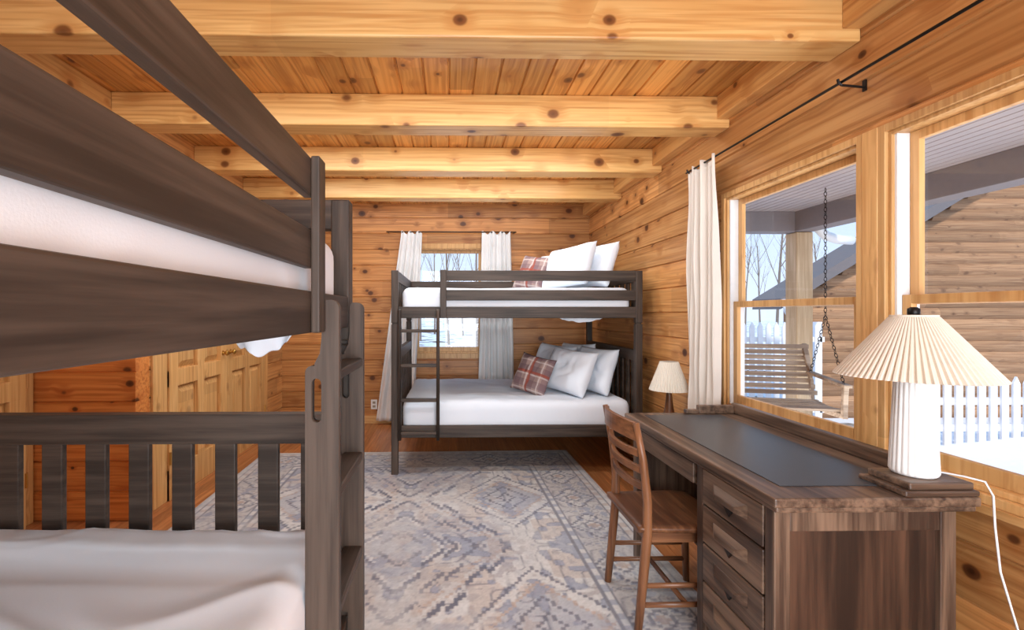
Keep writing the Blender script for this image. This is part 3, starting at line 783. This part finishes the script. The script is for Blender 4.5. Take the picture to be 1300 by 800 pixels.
# small white gutter elbow on the porch corner
gd = top(empty('downspout', (4.06, 5.15, 2.0)), 'white metal downspout elbow at the porch eave', 'downspout')
B().tube([(0, 0, .40), (.02, 0, .26), (.10, 0, .18), (.24, 0, .14), (.40, 0, .13)], .05, 14).obj('elbow', m_vinyl, gd, smooth=True)
def fence(loc, rz, n, z_top, z_bot, label):
    b = B(); pitch = .115
    for i in range(n):
        x = i*pitch; w = .035; t = z_top-.07
        b.add([(x-w,0,z_bot),(x+w,0,z_bot),(x+w,0,t),(x,0,z_top),(x-w,0,t),(x-w,.02,z_bot),(x+w,.02,z_bot),(x+w,.02,t),(x,.02,z_top),(x-w,.02,t)],
              [(0,1,2,3,4),(9,8,7,6,5),(0,1,6,5),(1,2,7,6),(2,3,8,7),(3,4,9,8),(4,0,5,9)])
    for z in (z_bot+.18, z_top-.28): b.box(-.05, n*pitch, .02, .055, z, z+.07)
    b.box(-.06, .02, .02, .10, z_bot-.1, z_top); b.box((n-1)*pitch, (n-1)*pitch+.08, .02, .10, z_bot-.1, z_top)
    o = b.obj('picket_fence', m_fence); o.location = loc; o.rotation_euler = (0, 0, rz)
    return top(o, label, 'fence', 'picket fences')
fence((3.3, 6.5, gz), 0, 17, 1.50, .05, 'white picket fence beyond the porch swing')
fence((4.55, 4.55, gz), 0, 16, 1.0, .28, 'white picket fence along the snowy bank')
b = B(); nn = 30
for j in range(nn+1):
    for i in range(nn+1):
        x = -1.8+3.8*i/nn; y = -1.9+3.4*j/nn; r = max(0, 1-(x/2.0)**2)*max(0, 1-(y/1.95)**2)
        b.v.append((x, y, .42*r**.6+.05*mn.noise(Vector((x*2, y*2, 0)))*r))
for j in range(nn):
    for i in range(nn): a = j*(nn+1)+i; b.f.append((a, a+1, a+nn+2, a+nn+1))
o = b.obj('snow_bank', plain('clean_snow', S(232,236,244), .8), smooth=True); o.location = (6.0, 4.1, gz); top(o, 'low snow bank beside the porch', 'snow'); o['kind'] = 'stuff'
# porch swing
sw = top(empty('porch_swing', (2.90, 4.15, .35), math.radians(-14)), 'weathered slatted wooden swing hanging on porch chains', 'porch swing')
b = B()
for i in range(9):
    y = -.22+i*.055; b.box(-.44, .44, y, y+.042, .16-.02*math.sin(math.pi*i/8), .18-.02*math.sin(math.pi*i/8))
b.obj('seat', m_weather, sw)
b = B()
for i in range(9):
    z = .22+i*.052; y = .25+.05*math.sin(math.pi*i/8)+.02*i
    b.box(-.44, .44, y, y+.018, z, z+.040)
b.obj('backrest', m_weather, sw)
for s in (-1, 1):
    x = s*.41
    b = B(); b.tube([(x, .28, .15), (x, .30, .35), (x, .36, .52), (x, .44, .68)], (.02, .014), rect=True)
    b.tube([(x, -.26, .13), (x, .0, .12), (x, .28, .15)], (.018, .02), rect=True)
    b.tube([(x, -.24, .14), (x, -.25, .3), (x, -.26, .38)], (.018, .018), rect=True); b.tube([(x, -.30, .38), (x, 0, .40), (x, .33, .42)], (.03, .012), rect=True)
    b.obj('armrest', m_weather, sw, bevel=.003)
    for y0 in (-.24, .33):
        b = B(); p0 = Vector((x, y0, .38)); p1 = Vector((x, .05, .95)); p2 = Vector((x, .05, 2.075))
        def links(p, q):
            L = (q-p).length; k = int(L/.034); d = (q-p).normalized(); sidev = Vector((1,0,0)); o2 = d.cross(sidev).normalized()
            for i in range(k):
                c = p+(q-p)*((i+.5)/k); a = sidev if i % 2 else o2
                ring = [c+d*.021*math.cos(t)+a*.011*math.sin(t) for t in [2*math.pi*j/8 for j in range(9)]]
                b.tube(ring, .003, 4)
        links(p0, p1)
        if y0 < 0: links(p1, p2)
        b.obj('chain', m_black, sw)
# trees
def treemesh(seed):
    rnd = random.Random(seed); b = B()
    def br(p, d, L, r, lev):
        n = 4; pts = [p]; rad = [r]; wob = .16 if lev else .06
        for i in range(n):
            d = (d+Vector((rnd.uniform(-wob,wob), rnd.uniform(-wob,wob), rnd.uniform(-.02,.08)))).normalized()
            p = p+d*L/n; pts.append(p); rad.append(r*(1-.6*(i+1)/n))
        b.tube(pts, rad, 5 if lev < 1 else 3)
        if lev >= 3: return
        k = (9, 4, 3)[lev]
        for i in range(k):
            t = rnd.uniform(.25, .99); q = pts[int(t*n)].lerp(pts[int(t*n)+1], (t*n) % 1)
            a = rnd.uniform(0, 2*math.pi); el = rnd.uniform(.45, 1.2)
            dd = (d*.7+Vector((math.cos(a), math.sin(a), el))*.6).normalized()
            br(q, dd, L*rnd.uniform(.32, .45), r*.38*(1-.4*t), lev+1)
    br(Vector((0,0,0)), Vector((0,0,1)), 6.5, .085, 0)
    me = bpy.data.meshes.new('tree'); me.from_pydata(b.v, [], b.f); me.materials.append(m_bark); return me
tm = [treemesh(i) for i in range(4)]
rnd = random.Random(11)
spots = []
for i in range(7): y = 18+i*3.0; spots.append((((i*5) % 7-3)/3*.09*y, y))
for i in range(10): y = 16+i*2.6; spots.append(((.50+.30*((i*3) % 10)/9)*y, y))
for i, (x, y) in enumerate(spots):
    o = bpy.data.objects.new('tree', tm[i % 4]); COL.objects.link(o); o.location = (x, y, gz-.02); o.rotation_euler = (0, 0, rnd.uniform(0, 6)); s = rnd.uniform(.8, 1.2); o.scale = (s*.8, s*.8, s)
    top(o, 'bare winter tree with thin grey-brown branches', 'tree', 'bare trees outside')

# ------------------------------------------------------------------ light
w = bpy.data.worlds.new('World'); sc.world = w; w.use_nodes = True; nt = w.node_tree
bg = nt.nodes['Background']; tc = nt.nodes.new('ShaderNodeTexCoord'); sp = nt.nodes.new('ShaderNodeSeparateXYZ'); nt.links.new(tc.outputs['Generated'], sp.inputs[0])
cr = nt.nodes.new('ShaderNodeValToRGB'); nt.links.new(sp.outputs[2], cr.inputs[0])
cr.color_ramp.elements[0].position = .0; cr.color_ramp.elements[0].color = S(208,222,242)
cr.color_ramp.elements[1].position = .4; cr.color_ramp.elements[1].color = S(158,194,238)
nt.links.new(cr.outputs[0], bg.inputs[0]); bg.inputs[1].default_value = 1.45
sun = bpy.data.lights.new('sun', 'SUN'); sun.energy = 2.9; sun.angle = math.radians(3); sun.color = (1, .95, .88)
so = bpy.data.objects.new('sun', sun); COL.objects.link(so); so.rotation_euler = (math.radians(48), 0, math.radians(-8))
def area(name, loc, target, size, sy, power, col=(.86, .94, 1)):
    l = bpy.data.lights.new(name, 'AREA'); l.energy = power; l.shape = 'RECTANGLE'; l.size = size; l.size_y = sy; l.color = col
    o = bpy.data.objects.new(name, l); COL.objects.link(o); o.location = loc
    o.rotation_euler = (Vector(target)-Vector(loc)).to_track_quat('-Z', 'Y').to_euler(); return o
area('room_fill_light', (.3, -2.3, 1.7), (.3, 5.0, 1.3), 2.8, 1.8, 190)  # added frontal fill behind the camera, not a fixture of the room
area('upward_fill_light', (.7, -1.2, .6), (.4, 2.2, 2.7), 1.6, 1.0, 52)  # added unseen fill aimed up at the ceiling, stands in for bounce
for y, p in ((2.26, 19), (3.23, 27), (4.17, 25), (5.1, 13)): area('ceiling_fill_strip', (-.1, y, 2.636), (-.1, y+.001, 0), 2.6, .2, p)  # added fill strips hidden from the camera by the beams, not real fixtures
area('porch_upward_fill', (2.9, 2.2, 0.0), (2.9, 2.2001, 3), 1.7, 5.5, 110, (1, .98, .96))  # added fill lying on the deck, imitates snow bounce onto the porch ceiling

# ------------------------------------------------------------------ camera
cam = bpy.data.cameras.new('camera'); co = bpy.data.objects.new('camera', cam); COL.objects.link(co)
co.location = (0, 0, 1.33); co.rotation_euler = (math.radians(90), 0, math.radians(-1.0))
cam.sensor_width = 36; cam.lens = 600/1300*36; cam.shift_x = .0535; cam.shift_y = -.0023; cam.clip_start = .05
sc.camera = co
